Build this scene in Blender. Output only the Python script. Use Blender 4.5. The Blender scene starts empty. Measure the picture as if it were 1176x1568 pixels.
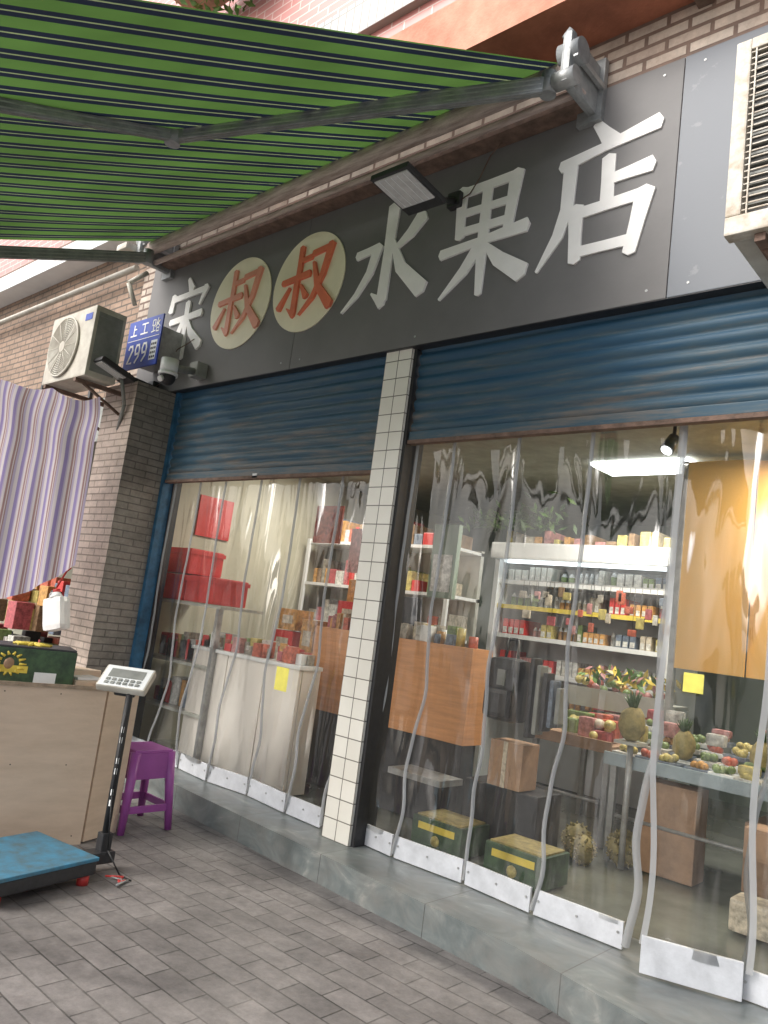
import bpy, bmesh, math, random
from mathutils import Matrix, Vector
random.seed(7)
S=bpy.context.scene
# ------------------------------------------------------------------ materials
def nt(name):
    m=bpy.data.materials.new(name); m.use_nodes=True
    n=m.node_tree; b=n.nodes['Principled BSDF']; return m,n,b
def N(n,t,**k):
    x=n.nodes.new(t)
    for a,v in k.items():
        if a in x.inputs: x.inputs[a].default_value=v
        else: setattr(x,a,v)
    return x
def L(n,a,b): n.links.new(a,b)
def c4(c): return (c[0],c[1],c[2],1)
def poscoord(n,scale=(1,1,1)):
    g=N(n,'ShaderNodeNewGeometry'); m=N(n,'ShaderNodeMapping'); m.inputs['Scale'].default_value=scale
    L(n,g.outputs['Position'],m.inputs['Vector']); return m.outputs[0]
def wallcoord(n):
    g=N(n,'ShaderNodeNewGeometry'); s=N(n,'ShaderNodeSeparateXYZ'); L(n,g.outputs['Position'],s.inputs[0])
    a=N(n,'ShaderNodeMath',operation='ADD'); L(n,s.outputs[0],a.inputs[0]); L(n,s.outputs[1],a.inputs[1])
    c=N(n,'ShaderNodeCombineXYZ'); L(n,a.outputs[0],c.inputs[0]); L(n,s.outputs[2],c.inputs[1]); return c.outputs[0]
def M(name,c,rough=.6,metal=0,var=.15,scale=6,stretch=(1,1,1),dirt=None,bump=.1,spec=.5,bscale=60,lo=.32,hi=.68):
    m,n,b=nt(name)
    p=poscoord(n,stretch)
    t=N(n,'ShaderNodeTexNoise',Scale=scale,Detail=6.0,Roughness=.65); L(n,p,t.inputs['Vector'])
    r=N(n,'ShaderNodeValToRGB'); d=dirt if dirt else tuple(x*(1-var*1.6) for x in c)
    r.color_ramp.elements[0].position=lo; r.color_ramp.elements[0].color=c4(d)
    r.color_ramp.elements[1].position=hi; r.color_ramp.elements[1].color=c4(tuple(min(1,x*(1+var*.5)) for x in c))
    L(n,t.outputs['Fac'],r.inputs[0]); L(n,r.outputs[0],b.inputs['Base Color'])
    b.inputs['Roughness'].default_value=rough; b.inputs['Metallic'].default_value=metal
    b.inputs['Specular IOR Level'].default_value=spec
    if bump:
        t2=N(n,'ShaderNodeTexNoise',Scale=bscale,Detail=4.0); L(n,poscoord(n),t2.inputs['Vector'])
        bp=N(n,'ShaderNodeBump',Strength=bump,Distance=.01); L(n,t2.outputs['Fac'],bp.inputs['Height']); L(n,bp.outputs[0],b.inputs['Normal'])
    return m
def BRICK(name,c1,c2,mortar,w,h,ms,coord='wall',off=.5,rough=.7,grime=.35,bump=.6,shift=(0,0,0),gcol=(.06,.05,.04),fine=.0):
    m,n,b=nt(name)
    v=wallcoord(n) if coord=='wall' else poscoord(n)
    mp=N(n,'ShaderNodeMapping'); mp.inputs['Location'].default_value=shift; L(n,v,mp.inputs[0])
    t=N(n,'ShaderNodeTexBrick'); t.offset=off; t.squash=1
    for k,x in (('Color1',c4(c1)),('Color2',c4(c2)),('Mortar',c4(mortar)),('Scale',1.0),('Mortar Size',ms),('Mortar Smooth',.2),('Bias',0.0),('Brick Width',w),('Row Height',h)): t.inputs[k].default_value=x
    L(n,mp.outputs[0],t.inputs['Vector'])
    nz=N(n,'ShaderNodeTexNoise',Scale=2.2,Detail=8.0,Roughness=.7); L(n,poscoord(n),nz.inputs['Vector'])
    r=N(n,'ShaderNodeMapRange'); r.inputs['From Min'].default_value=.4; r.inputs['From Max'].default_value=.75; r.inputs['To Max'].default_value=grime
    L(n,nz.outputs['Fac'],r.inputs['Value'])
    mx=N(n,'ShaderNodeMix',data_type='RGBA'); L(n,r.outputs[0],mx.inputs[0]); L(n,t.outputs['Color'],mx.inputs[6]); mx.inputs[7].default_value=c4(gcol)
    out=mx.outputs[2]
    if fine:
        n4=N(n,'ShaderNodeTexNoise',Scale=9.0,Detail=9.0,Roughness=.8); L(n,poscoord(n),n4.inputs['Vector'])
        r4=N(n,'ShaderNodeMapRange'); L(n,n4.outputs['Fac'],r4.inputs[0]); r4.inputs[1].default_value=.35; r4.inputs[2].default_value=.65; r4.inputs[3].default_value=1-fine; r4.inputs[4].default_value=1+fine
        n5=N(n,'ShaderNodeTexNoise',Scale=.9,Detail=3.0); L(n,poscoord(n),n5.inputs['Vector'])
        r5=N(n,'ShaderNodeMapRange'); L(n,n5.outputs['Fac'],r5.inputs[0]); r5.inputs[1].default_value=.35; r5.inputs[2].default_value=.65; r5.inputs[3].default_value=.78; r5.inputs[4].default_value=1.2
        mm=N(n,'ShaderNodeMath',operation='MULTIPLY'); L(n,r4.outputs[0],mm.inputs[0]); L(n,r5.outputs[0],mm.inputs[1])
        sc=N(n,'ShaderNodeVectorMath',operation='SCALE'); L(n,out,sc.inputs[0]); L(n,mm.outputs[0],sc.inputs['Scale']); out=sc.outputs[0]
    L(n,out,b.inputs['Base Color']); b.inputs['Roughness'].default_value=rough
    inv=N(n,'ShaderNodeMath',operation='SUBTRACT'); inv.inputs[0].default_value=1; L(n,t.outputs['Fac'],inv.inputs[1])
    n3=N(n,'ShaderNodeTexNoise',Scale=30.0,Detail=5.0); L(n,poscoord(n),n3.inputs['Vector'])
    ad=N(n,'ShaderNodeMath',operation='MULTIPLY_ADD'); L(n,n3.outputs['Fac'],ad.inputs[0]); ad.inputs[1].default_value=.4; L(n,inv.outputs[0],ad.inputs[2])
    bp=N(n,'ShaderNodeBump',Strength=bump,Distance=.006); L(n,ad.outputs[0],bp.inputs['Height']); L(n,bp.outputs[0],b.inputs['Normal'])
    return m
def EM(name,c,s):
    m,n,b=nt(name); b.inputs['Base Color'].default_value=c4(c); b.inputs['Emission Color'].default_value=c4(c); b.inputs['Emission Strength'].default_value=s; return m

sign_m=M('sign_metal',(.185,.181,.182),.55,.0,.08,1.6,dirt=(.158,.155,.156),bump=.03,spec=.3)
sign_m2=M('sign_metal_bluish',(.165,.18,.205),.5,.0,.05,7,dirt=(.22,.235,.255),bump=.03,lo=.35,hi=.39,spec=.4)  # right-hand panel: bluer grey with lighter peeled-paint spots
white_m=M('white_letter',(.90,.89,.87),.55,0,.03,9,bump=.02)
cream_m=M('cream_disc',(.88,.82,.62),.5,0,.04,5,bump=.02)
red_m=M('letter_red',(.78,.20,.11),.5,0,.08,8,bump=.02)
red2_m=M('letter_red_faded',(.82,.34,.24),.5,0,.08,8,bump=.02)
steel_m=M('galvanised',(.42,.43,.43),.45,.4,.2,14)
rail_m=M('grey_rail',(.30,.315,.32),.42,.2,.25,9)
dark_m=M('dark_plastic',(.035,.035,.038),.4,0,.2,20)
black_m=M('black_rubber',(.018,.018,.02),.6,0,.2,20)
acw_m=M('ac_cream_plastic',(.58,.56,.49),.45,0,.12,5,dirt=(.40,.36,.30))
acg_m=M('ac_grey_side',(.27,.28,.26),.5,0,.2,6)
grille_m=M('grille_dark',(.06,.06,.06),.6)
fan_m=M('fan_shadow_grey',(.40,.39,.36),.6)
cage_m=M('cage_paint',(.58,.56,.50),.5,0,.2,18,dirt=(.36,.29,.21))
rust_m=M('rusty_steel',(.20,.13,.10),.8,.2,.4,12,dirt=(.10,.07,.055),bump=.4)
dustroll_m=M('roller_cover',(.56,.47,.43),.7,0,.3,14,(.3,3,3),dirt=(.28,.21,.18),bump=.3)
pillar_m=BRICK('pillar_tiles',(.74,.72,.65),(.80,.78,.71),(.13,.12,.10),.115,.122,.0035,off=0,rough=.28,grime=.2,bump=.3,shift=(3.46,-.16,0),gcol=(.42,.36,.27))
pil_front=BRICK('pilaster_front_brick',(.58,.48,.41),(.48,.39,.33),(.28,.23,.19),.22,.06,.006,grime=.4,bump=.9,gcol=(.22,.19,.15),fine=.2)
pil_side=BRICK('pilaster_shaded_brick',(.20,.185,.165),(.24,.215,.19),(.12,.11,.10),.22,.06,.005,grime=.5,bump=.9,gcol=(.11,.10,.09),fine=.25)  # same brick greyed and darkened: the side's shade is put into the colour
cream_brick=BRICK('dirty_cream_brick',(.54,.48,.41),(.42,.34,.28),(.14,.095,.075),.24,.075,.012,grime=.6,bump=.8,gcol=(.24,.15,.11),fine=.2)
pink_tile=BRICK('pink_tiles',(.66,.28,.26),(.60,.24,.22),(.74,.58,.53),.24,.075,.006,rough=.4,grime=.12,bump=.2,gcol=(.50,.40,.36))
white_tile=BRICK('white_strip_tiles',(.62,.62,.58),(.52,.52,.50),(.25,.25,.24),.08,.24,.008,off=0,rough=.35,grime=.5,bump=.2,gcol=(.3,.27,.22))
orange_band=M('peeling_orange_paint',(.66,.29,.20),.75,0,.3,4,dirt=(.46,.18,.11),bump=.3)
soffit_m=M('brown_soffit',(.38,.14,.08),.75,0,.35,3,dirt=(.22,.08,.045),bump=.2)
brown_tiles=BRICK('brown_wall_tiles',(.34,.23,.165),(.27,.18,.125),(.11,.09,.07),.24,.07,.009,grime=.4,bump=.7,fine=.2)
pav_m=BRICK('pavement_pavers',(.165,.152,.148),(.115,.106,.104),(.038,.035,.033),.25,.125,.004,coord='pos',grime=.75,bump=.8,rough=.55,gcol=(.25,.232,.22),fine=.28)
road_m=M('road_bounce',(.30,.29,.28),.85,0,.15,3,bump=.3)  # unseen road, made pale to bounce light up onto the sign
green_rim=M('interior_floor',(.19,.20,.17),.22,0,.25,2,bump=.02)
wood_m=M('wood_laminate',(.66,.32,.14),.4,0,.12,4,(1,1,9),bump=.02)
creamb_m=M('cream_board',(.84,.80,.74),.35,0,.05,2,bump=.02)
teal_m=M('interior_wall_teal',(.22,.29,.23),.6,0,.12,1.5)
creamw_m=M('interior_wall_cream',(.48,.46,.36),.6,0,.12,1.5)
ceil_m=M('interior_ceiling',(.32,.33,.28),.7)
alu_m=M('aluminium_plate',(.66,.68,.72),.38,.2,.12,10)
box_m=M('pale_plywood',(.64,.50,.38),.6,0,.08,3,(1,1,5),dirt=(.56,.43,.32))
box_edge=M('plywood_edge',(.40,.30,.21),.7,0,.3,15)
blue_m=M('blue_plate',(.03,.07,.40),.4,0,.1,10)
bluepipe_m=M('blue_paint',(.03,.13,.25),.5,0,.3,10)
purple_m=M('purple_plastic',(.33,.08,.32),.35,0,.08,10)
scaleblue_m=M('scale_blue_steel',(.05,.22,.36),.4,.2,.35,14,dirt=(.08,.14,.17))
redp_m=M('red_plastic',(.62,.05,.045),.4,0,.15,6)
green_m=M('green_carton',(.05,.10,.045),.5,0,.4,14,dirt=(.02,.04,.025))
yel_m=M('yellow_print',(.72,.56,.08),.5)
yelnote=M('yellow_paper',(.88,.80,.15),.6)
brown_m=M('brown_carton',(.38,.24,.15),.7,0,.2,8)
jug_m=M('milky_plastic',(.80,.79,.78),.3,0,.08,7,bump=.02)
leaf_m=M('leaf_green',(.13,.26,.05),.5,0,.4,12)
leafd_m=M('leaf_dark_green',(.06,.12,.035),.5,0,.4,12)
orange_m=M('orange_banner',(.78,.42,.10),.5,0,.2,1.2,(1,1,.4),dirt=(.70,.48,.20))
whitep=M('white_enamel',(.78,.80,.80),.3,0,.05,5)
greyp=M('grey_painted_shelf',(.50,.51,.46),.4,0,.1,5)
led_m=EM('led_panel_glow',(.95,.98,1),8)
ledw_m=EM('fridge_tube_glow',(.85,.95,1),2.8)
glass_m=M('lamp_glass',(.66,.66,.65),.25,0,.1,20)
goods_cols=[(.58,.15,.09),(.62,.33,.10),(.56,.47,.16),(.20,.28,.10),(.50,.12,.13),(.62,.55,.43),(.28,.18,.10),(.62,.62,.59),(.16,.20,.26),(.56,.27,.26),(.66,.65,.60),(.38,.35,.29)]
fruit_ms=[M('goods_%d'%i,c,.4,0,.35,28) for i,c in enumerate(goods_cols)]
durian_m=M('durian_husk',(.34,.28,.11),.7,0,.3,20)
strip_m,n_,b_=nt('magnetic_strip')
b_.inputs['Base Color'].default_value=(.40,.41,.42,1); b_.inputs['Roughness'].default_value=.2
tr_=N(n_,'ShaderNodeBsdfTransparent'); tr_.inputs[0].default_value=(.75,.76,.76,1)
ms_=N(n_,'ShaderNodeMixShader'); ms_.inputs[0].default_value=.68; L(n_,tr_.outputs[0],ms_.inputs[1]); L(n_,b_.outputs[0],ms_.inputs[2]); L(n_,ms_.outputs[0],n_.nodes['Material Output'].inputs[0])

def marble():
    m,n,b=nt('grey_green_marble')
    nz=N(n,'ShaderNodeTexNoise',Scale=3.2,Detail=9.0,Roughness=.6,Distortion=1.2); L(n,poscoord(n,(1,1.6,1.6)),nz.inputs['Vector'])
    r=N(n,'ShaderNodeValToRGB'); e=r.color_ramp.elements
    e[0].position=.34; e[0].color=(.085,.098,.098,1); e[1].position=.74; e[1].color=(.36,.355,.33,1)
    x=e.new(.52); x.color=(.135,.155,.155,1)
    x=e.new(.62); x.color=(.18,.20,.195,1)
    L(n,nz.outputs['Fac'],r.inputs[0])
    g=N(n,'ShaderNodeNewGeometry'); s=N(n,'ShaderNodeSeparateXYZ'); L(n,g.outputs['Position'],s.inputs[0])
    md=N(n,'ShaderNodeMath',operation='PINGPONG'); L(n,s.outputs[0],md.inputs[0]); md.inputs[1].default_value=.4
    lt=N(n,'ShaderNodeMath',operation='LESS_THAN'); L(n,md.outputs[0],lt.inputs[0]); lt.inputs[1].default_value=.003
    mx=N(n,'ShaderNodeMix',data_type='RGBA'); L(n,lt.outputs[0],mx.inputs[0]); L(n,r.outputs[0],mx.inputs[6]); mx.inputs[7].default_value=(.06,.06,.06,1)
    n2=N(n,'ShaderNodeTexNoise',Scale=5.0,Detail=8.0,Roughness=.7); L(n,poscoord(n),n2.inputs['Vector'])
    m2=N(n,'ShaderNodeMapRange'); L(n,n2.outputs['Fac'],m2.inputs[0]); m2.inputs[1].default_value=.42; m2.inputs[2].default_value=.7; m2.inputs[4].default_value=.6
    mx2=N(n,'ShaderNodeMix',data_type='RGBA'); L(n,m2.outputs[0],mx2.inputs[0]); L(n,mx.outputs[2],mx2.inputs[6]); mx2.inputs[7].default_value=(.19,.18,.165,1)
    L(n,mx2.outputs[2],b.inputs['Base Color'])
    rr=N(n,'ShaderNodeMapRange'); L(n,n2.outputs['Fac'],rr.inputs[0]); rr.inputs[3].default_value=.2; rr.inputs[4].default_value=.55; L(n,rr.outputs[0],b.inputs['Roughness'])
    return m
marble_m=marble()
def shutter_mat():
    m,n,b=nt('shutter_blue_steel')
    a=N(n,'ShaderNodeTexNoise',Scale=1.0,Detail=8.0,Roughness=.72); L(n,poscoord(n,(1.3,1,15)),a.inputs['Vector'])
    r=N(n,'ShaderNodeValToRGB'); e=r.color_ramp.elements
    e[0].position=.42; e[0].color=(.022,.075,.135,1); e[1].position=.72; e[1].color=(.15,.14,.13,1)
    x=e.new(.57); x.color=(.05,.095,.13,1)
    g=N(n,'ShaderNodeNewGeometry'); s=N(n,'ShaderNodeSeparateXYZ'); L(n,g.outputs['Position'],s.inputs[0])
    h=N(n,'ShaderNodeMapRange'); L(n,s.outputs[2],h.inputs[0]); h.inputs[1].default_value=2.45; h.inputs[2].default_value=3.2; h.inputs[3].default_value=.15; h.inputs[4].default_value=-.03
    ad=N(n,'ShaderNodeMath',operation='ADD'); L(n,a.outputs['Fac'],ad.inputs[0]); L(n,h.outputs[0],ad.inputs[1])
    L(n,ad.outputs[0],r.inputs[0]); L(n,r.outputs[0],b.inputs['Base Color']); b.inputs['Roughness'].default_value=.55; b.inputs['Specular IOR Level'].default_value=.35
    return m
shut_m=shutter_mat()
def stripes(n,cnt,stops):
    uv=N(n,'ShaderNodeUVMap'); s=N(n,'ShaderNodeSeparateXYZ'); L(n,uv.outputs[0],s.inputs[0])
    mu=N(n,'ShaderNodeMath',operation='MULTIPLY'); L(n,s.outputs[0],mu.inputs[0]); mu.inputs[1].default_value=cnt
    fr=N(n,'ShaderNodeMath',operation='FRACT'); L(n,mu.outputs[0],fr.inputs[0])
    r=N(n,'ShaderNodeValToRGB'); r.color_ramp.interpolation='CONSTANT'; e=r.color_ramp.elements
    e[0].position=stops[0][0]; e[0].color=stops[0][1]; e[1].position=stops[1][0]; e[1].color=stops[1][1]
    for p,c in stops[2:]:
        x=e.new(p); x.color=c
    L(n,fr.outputs[0],r.inputs[0]); return r.outputs[0]
def awning_mat():
    m,n,b=nt('awning_fabric')
    G=(.062,.130,.030,1); K=(.008,.012,.022,1); T=(.16,.20,.10,1)
    col=stripes(n,20.0,[(0,G),(.44,K),(.66,T),(.72,K),(.93,G)])
    nz=N(n,'ShaderNodeTexNoise',Scale=1.5,Detail=6.0); L(n,poscoord(n),nz.inputs['Vector'])
    mr=N(n,'ShaderNodeMapRange'); L(n,nz.outputs['Fac'],mr.inputs[0]); mr.inputs[1].default_value=.3; mr.inputs[2].default_value=.7; mr.inputs[3].default_value=.72; mr.inputs[4].default_value=1.2
    mx=N(n,'ShaderNodeVectorMath',operation='SCALE'); L(n,col,mx.inputs[0]); L(n,mr.outputs[0],mx.inputs['Scale'])
    L(n,mx.outputs[0],b.inputs['Base Color']); b.inputs['Roughness'].default_value=.85
    tr=N(n,'ShaderNodeBsdfTranslucent'); L(n,mx.outputs[0],tr.inputs[0])
    ms=N(n,'ShaderNodeMixShader'); ms.inputs[0].default_value=.5; L(n,b.outputs[0],ms.inputs[1]); L(n,tr.outputs[0],ms.inputs[2])
    L(n,ms.outputs[0],n.nodes['Material Output'].inputs[0]); return m
awn_m=awning_mat()
def cloth_mat():
    m,n,b=nt('striped_cotton')
    W=(.62,.58,.60,1); P=(.29,.24,.45,1); Br=(.36,.24,.24,1); Lp=(.46,.41,.55,1)
    col=stripes(n,13.0,[(0,W),(.2,P),(.40,Lp),(.48,W),(.62,Br),(.74,W),(.80,Br),(.86,Lp)])
    L(n,col,b.inputs['Base Color']); b.inputs['Roughness'].default_value=.95; b.inputs['Specular IOR Level'].default_value=.1
    tr=N(n,'ShaderNodeBsdfTranslucent'); L(n,col,tr.inputs[0])
    ms=N(n,'ShaderNodeMixShader'); ms.inputs[0].default_value=.3; L(n,b.outputs[0],ms.inputs[1]); L(n,tr.outputs[0],ms.inputs[2])
    L(n,ms.outputs[0],n.nodes['Material Output'].inputs[0])
    return m
cloth_m=cloth_mat()
def pvc_mat():
    m,n,b=nt('clear_pvc')
    nz=N(n,'ShaderNodeTexNoise',Scale=1.9,Detail=1.8,Distortion=.5); L(n,poscoord(n,(2.6,1,.5)),nz.inputs['Vector'])
    bp=N(n,'ShaderNodeBump',Strength=.8,Distance=.07); L(n,nz.outputs['Fac'],bp.inputs['Height'])
    tr=N(n,'ShaderNodeBsdfTransparent'); tr.inputs[0].default_value=(.95,.955,.945,1)
    gl=N(n,'ShaderNodeBsdfGlossy'); gl.inputs['Roughness'].default_value=.05; L(n,bp.outputs[0],gl.inputs['Normal'])
    df=N(n,'ShaderNodeBsdfDiffuse'); df.inputs[0].default_value=(.7,.72,.72,1)
    fn=N(n,'ShaderNodeFresnel',IOR=1.55); L(n,bp.outputs[0],fn.inputs['Normal'])
    st=N(n,'ShaderNodeTexNoise',Scale=2.1,Detail=2.5,Distortion=.6); L(n,poscoord(n,(3.8,1,.50)),st.inputs['Vector'])
    mr=N(n,'ShaderNodeMapRange'); L(n,st.outputs['Fac'],mr.inputs[0]); mr.inputs[1].default_value=.61; mr.inputs[2].default_value=.66; mr.inputs[3].default_value=.0; mr.inputs[4].default_value=.5  # noise mask paints white reflection streaks into the gloss mix, stronger higher up
    g=N(n,'ShaderNodeNewGeometry'); s=N(n,'ShaderNodeSeparateXYZ'); L(n,g.outputs['Position'],s.inputs[0])
    hz=N(n,'ShaderNodeMapRange'); L(n,s.outputs[2],hz.inputs[0]); hz.inputs[1].default_value=1.1; hz.inputs[2].default_value=2.2; hz.inputs[3].default_value=.2; hz.inputs[4].default_value=1
    mz=N(n,'ShaderNodeMath',operation='MULTIPLY'); L(n,mr.outputs[0],mz.inputs[0]); L(n,hz.outputs[0],mz.inputs[1])
    ma=N(n,'ShaderNodeMath',operation='MULTIPLY_ADD'); L(n,fn.outputs[0],ma.inputs[0]); ma.inputs[1].default_value=1.1; L(n,mz.outputs[0],ma.inputs[2])
    m1=N(n,'ShaderNodeMixShader'); m1.inputs[0].default_value=.02; L(n,tr.outputs[0],m1.inputs[1]); L(n,df.outputs[0],m1.inputs[2])
    m2=N(n,'ShaderNodeMixShader'); L(n,ma.outputs[0],m2.inputs[0]); L(n,m1.outputs[0],m2.inputs[1]); L(n,gl.outputs[0],m2.inputs[2])
    L(n,m2.outputs[0],n.nodes['Material Output'].inputs[0]); return m
pvc_m=pvc_mat()

# ------------------------------------------------------------------ mesh builder
class B:
    def __init__(s,name): s.name=name; s.bm=bmesh.new(); s.mats=[]; s.uv=s.bm.loops.layers.uv.new('UVMap')
    def mi(s,m):
        if m not in s.mats: s.mats.append(m)
        return s.mats.index(m)
    def quad(s,pts,m,uvs=None,smooth=False):
        vs=[s.bm.verts.new(p) for p in pts]
        f=s.bm.faces.new(vs); f.material_index=s.mi(m); f.smooth=smooth
        return f
    def box(s,x0,x1,y0,y1,z0,z1,m,mat=None,bev=0,fm=None):
        M4=mat or Matrix.Identity(4)
        b2=bmesh.new()
        bmesh.ops.create_cube(b2,size=1)
        for v in b2.verts: v.co=Vector(((x0+x1)/2+v.co.x*(x1-x0),(y0+y1)/2+v.co.y*(y1-y0),(z0+z1)/2+v.co.z*(z1-z0)))
        if bev: bmesh.ops.bevel(b2,geom=b2.edges[:]+b2.verts[:],offset=bev,segments=2,affect='EDGES',profile=.7)
        mp={}
        for v in b2.verts: mp[v]=s.bm.verts.new(M4@v.co)
        for f in b2.faces:
            g=s.bm.faces.new([mp[v] for v in f.verts]); mm=m
            if fm:
                f.normal_update(); nn=f.normal
                for k,q in fm.items():
                    ax={'x':0,'y':1,'z':2}[k[1]]; sg=1 if k[0]=='+' else -1
                    if nn[ax]*sg>.8: mm=q
            g.material_index=s.mi(mm); g.smooth=False
        b2.free()
    def cyl(s,p0,p1,r,m,seg=14,r2=None,caps=True):
        p0=Vector(p0); p1=Vector(p1); d=(p1-p0); r2=r if r2 is None else r2
        q=d.to_track_quat('Z','Y'); a=[];b=[]
        for i in range(seg):
            t=2*math.pi*i/seg; o=q@Vector((math.cos(t),math.sin(t),0))
            a.append(s.bm.verts.new(p0+o*r)); b.append(s.bm.verts.new(p1+o*r2))
        k=s.mi(m)
        for i in range(seg):
            j=(i+1)%seg; f=s.bm.faces.new((a[i],a[j],b[j],b[i])); f.material_index=k; f.smooth=True
        if caps:
            f=s.bm.faces.new(a[::-1]); f.material_index=k; f=s.bm.faces.new(b); f.material_index=k
    def tube(s,pts,r,m,seg=8):
        for a,b in zip(pts[:-1],pts[1:]): s.cyl(a,b,r,m,seg)
    def ball(s,c,r,m,sub=2,sc=(1,1,1),jit=0):
        b2=bmesh.new(); bmesh.ops.create_icosphere(b2,subdivisions=sub,radius=1); mp={}
        for v in b2.verts:
            k=1+random.uniform(-jit,jit); mp[v]=s.bm.verts.new((c[0]+v.co.x*r*sc[0]*k,c[1]+v.co.y*r*sc[1]*k,c[2]+v.co.z*r*sc[2]*k))
        for f in b2.faces:
            g=s.bm.faces.new([mp[v] for v in f.verts]); g.material_index=s.mi(m); g.smooth=True
        b2.free()
    def leaf(s,c,l,w,m):
        a=Vector((random.uniform(-1,1),random.uniform(-1,1),random.uniform(-1,1))).normalized()*l; d=a.orthogonal().normalized()*w; c=Vector(c)
        s.quad([c-a,c+d,c+a,c-d],m)
    def prism(s,poly,y0,y1,m):
        a=[s.bm.verts.new((p[0],y0,p[1])) for p in poly]; b=[s.bm.verts.new((p[0],y1,p[1])) for p in poly]; k=s.mi(m)
        n=len(poly)
        fs=[s.bm.faces.new(a),s.bm.faces.new(b[::-1])]+[s.bm.faces.new((a[i],a[i-1],b[i-1],b[i])) for i in range(n)]
        for f in fs: f.material_index=k
    def stroke(s,pts,w,y0,y1,m,ws=None):
        P=[Vector(p) for p in pts]; W=list(ws) if ws else [1.0]*len(P)
        if len(P)==2: P=[P[0],(P[0]+P[1])/2,P[1]]; W=[W[0],(W[0]+W[1])/2*.94,W[1]]
        n=len(P); Lh=[];Rh=[]
        for i in range(n):
            d=(P[min(i+1,n-1)]-P[max(i-1,0)]).normalized(); o=Vector((-d.y,d.x))
            ww=W[i]*w/2
            if 0<i<n-1:
                d1=(P[i]-P[i-1]).normalized(); ww/=max(.45,abs(d1.dot(d)))
            Lh.append(P[i]+o*ww); Rh.append(P[i]-o*ww)
        d0=(P[1]-P[0]).normalized(); d1=(P[-1]-P[-2]).normalized()
        cap0=P[0]-d0*w*.22*W[0]; cap1=P[-1]+d1*w*.22*W[-1]
        for i in range(n-1): s.prism([Lh[i],Lh[i+1],Rh[i+1],Rh[i]],y0,y1,m)
        s.prism([cap0,Lh[0],Rh[0]],y0,y1,m); s.prism([Lh[-1],cap1,Rh[-1]],y0,y1,m)
    def grid(s,fn,nu,nv,m,smooth=True):
        vs=[[s.bm.verts.new(fn(i/nu,j/nv)) for j in range(nv+1)] for i in range(nu+1)]; k=s.mi(m)
        for i in range(nu):
            for j in range(nv):
                f=s.bm.faces.new((vs[i][j],vs[i+1][j],vs[i+1][j+1],vs[i][j+1])); f.material_index=k; f.smooth=smooth
                for l,(a,b) in zip(f.loops,((i,j),(i+1,j),(i+1,j+1),(i,j+1))): l[s.uv].uv=(a/nu,b/nv)
    def done(s,parent=None,normals=True):
        if normals: bmesh.ops.recalc_face_normals(s.bm,faces=s.bm.faces[:])
        me=bpy.data.meshes.new(s.name); s.bm.to_mesh(me); s.bm.free()
        for m in s.mats: me.materials.append(m)
        o=bpy.data.objects.new(s.name,me); S.collection.objects.link(o)
        if parent: o.parent=parent
        return o
def empty(name):
    o=bpy.data.objects.new(name,None); S.collection.objects.link(o); return o
def T(loc,rz=0,rx=0,ry=0): return Matrix.Translation(loc)@Matrix.Rotation(rz,4,'Z')@Matrix.Rotation(rx,4,'X')@Matrix.Rotation(ry,4,'Y')

# ------------------------------------------------------------------ ground
b=B('ground'); b.quad([(-200,-200,-.12),(200,-200,-.12),(200,200,-.12),(-200,200,-.12)],road_m); b.done()
b=B('pavement'); b.quad([(-40,-5,0),(40,-5,0),(40,.3,0),(-40,.3,0)],pav_m); b.quad([(-40,-5,-.12),(40,-5,-.12),(40,-5,0),(-40,-5,0)],pav_m); b.done()

# ------------------------------------------------------------------ shop building
shop=empty('shop_building')
b=B('interior_room')
b.box(-6.45,2.6,.2,5.1,.05,.15,green_rim)
b.box(-6.5,2.6,5.0,5.1,.15,3.1,teal_m); b.box(-6.5,-6.4,.2,5.0,.15,3.1,creamw_m); b.box(2.5,2.6,.2,5.0,.15,3.1,teal_m)
b.box(-6.4,2.5,.25,5.0,3.0,3.1,ceil_m)
b.box(-2.95,-2.15,2.0,2.40,2.97,2.995,led_m); b.box(-1.35,-.95,1.5,1.9,2.97,2.995,led_m)
b.done(shop)
b=B('upper_walls')
b.box(-6.9,4,-.02,.3,3.42,4.96,cream_brick)
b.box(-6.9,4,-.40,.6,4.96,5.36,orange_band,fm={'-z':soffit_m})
b.box(-6.9,4,-.36,.6,5.36,5.52,pink_tile)
b.box(-6.9,4,-.42,.6,5.52,5.80,white_tile)
b.box(-6.9,4,-.36,.6,5.80,9.5,pink_tile)
b.box(-1.5,-1.42,-.33,-.02,4.90,4.962,rust_m)
b.done(shop)
b=B('brick_pilaster')
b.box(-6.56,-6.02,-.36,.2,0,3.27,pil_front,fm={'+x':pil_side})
b.done(shop)
b=B('tiled_pillar')
b.box(-3.46,-3.23,0,.2,.16,3.3,pillar_m,bev=.004)
b.box(-3.23,-3.205,.02,.2,.16,3.3,black_m)
b.done(shop)
b=B('door_jamb')
b.box(-6.02,-5.975,.02,.12,.16,3.28,bluepipe_m); b.box(-6.02,-5.96,.12,.2,.16,3.28,dark_m)
b.done(shop)
b=B('marble_step')
poly=[(-6.02,-.09),(-1.86,-.33),(-1.28,-.46),(3,-1.35),(3,.32),(-6.02,.32)]
top=[b.bm.verts.new((x,y,.16)) for x,y in poly]; bot=[b.bm.verts.new((x,y,0)) for x,y in poly]
b.bm.faces.new(top).material_index=b.mi(marble_m)
for i in range(len(poly)): b.bm.faces.new((bot[i-1],bot[i],top[i],top[i-1]))
b.done(shop)
b=B('roller_shutter')
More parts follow.
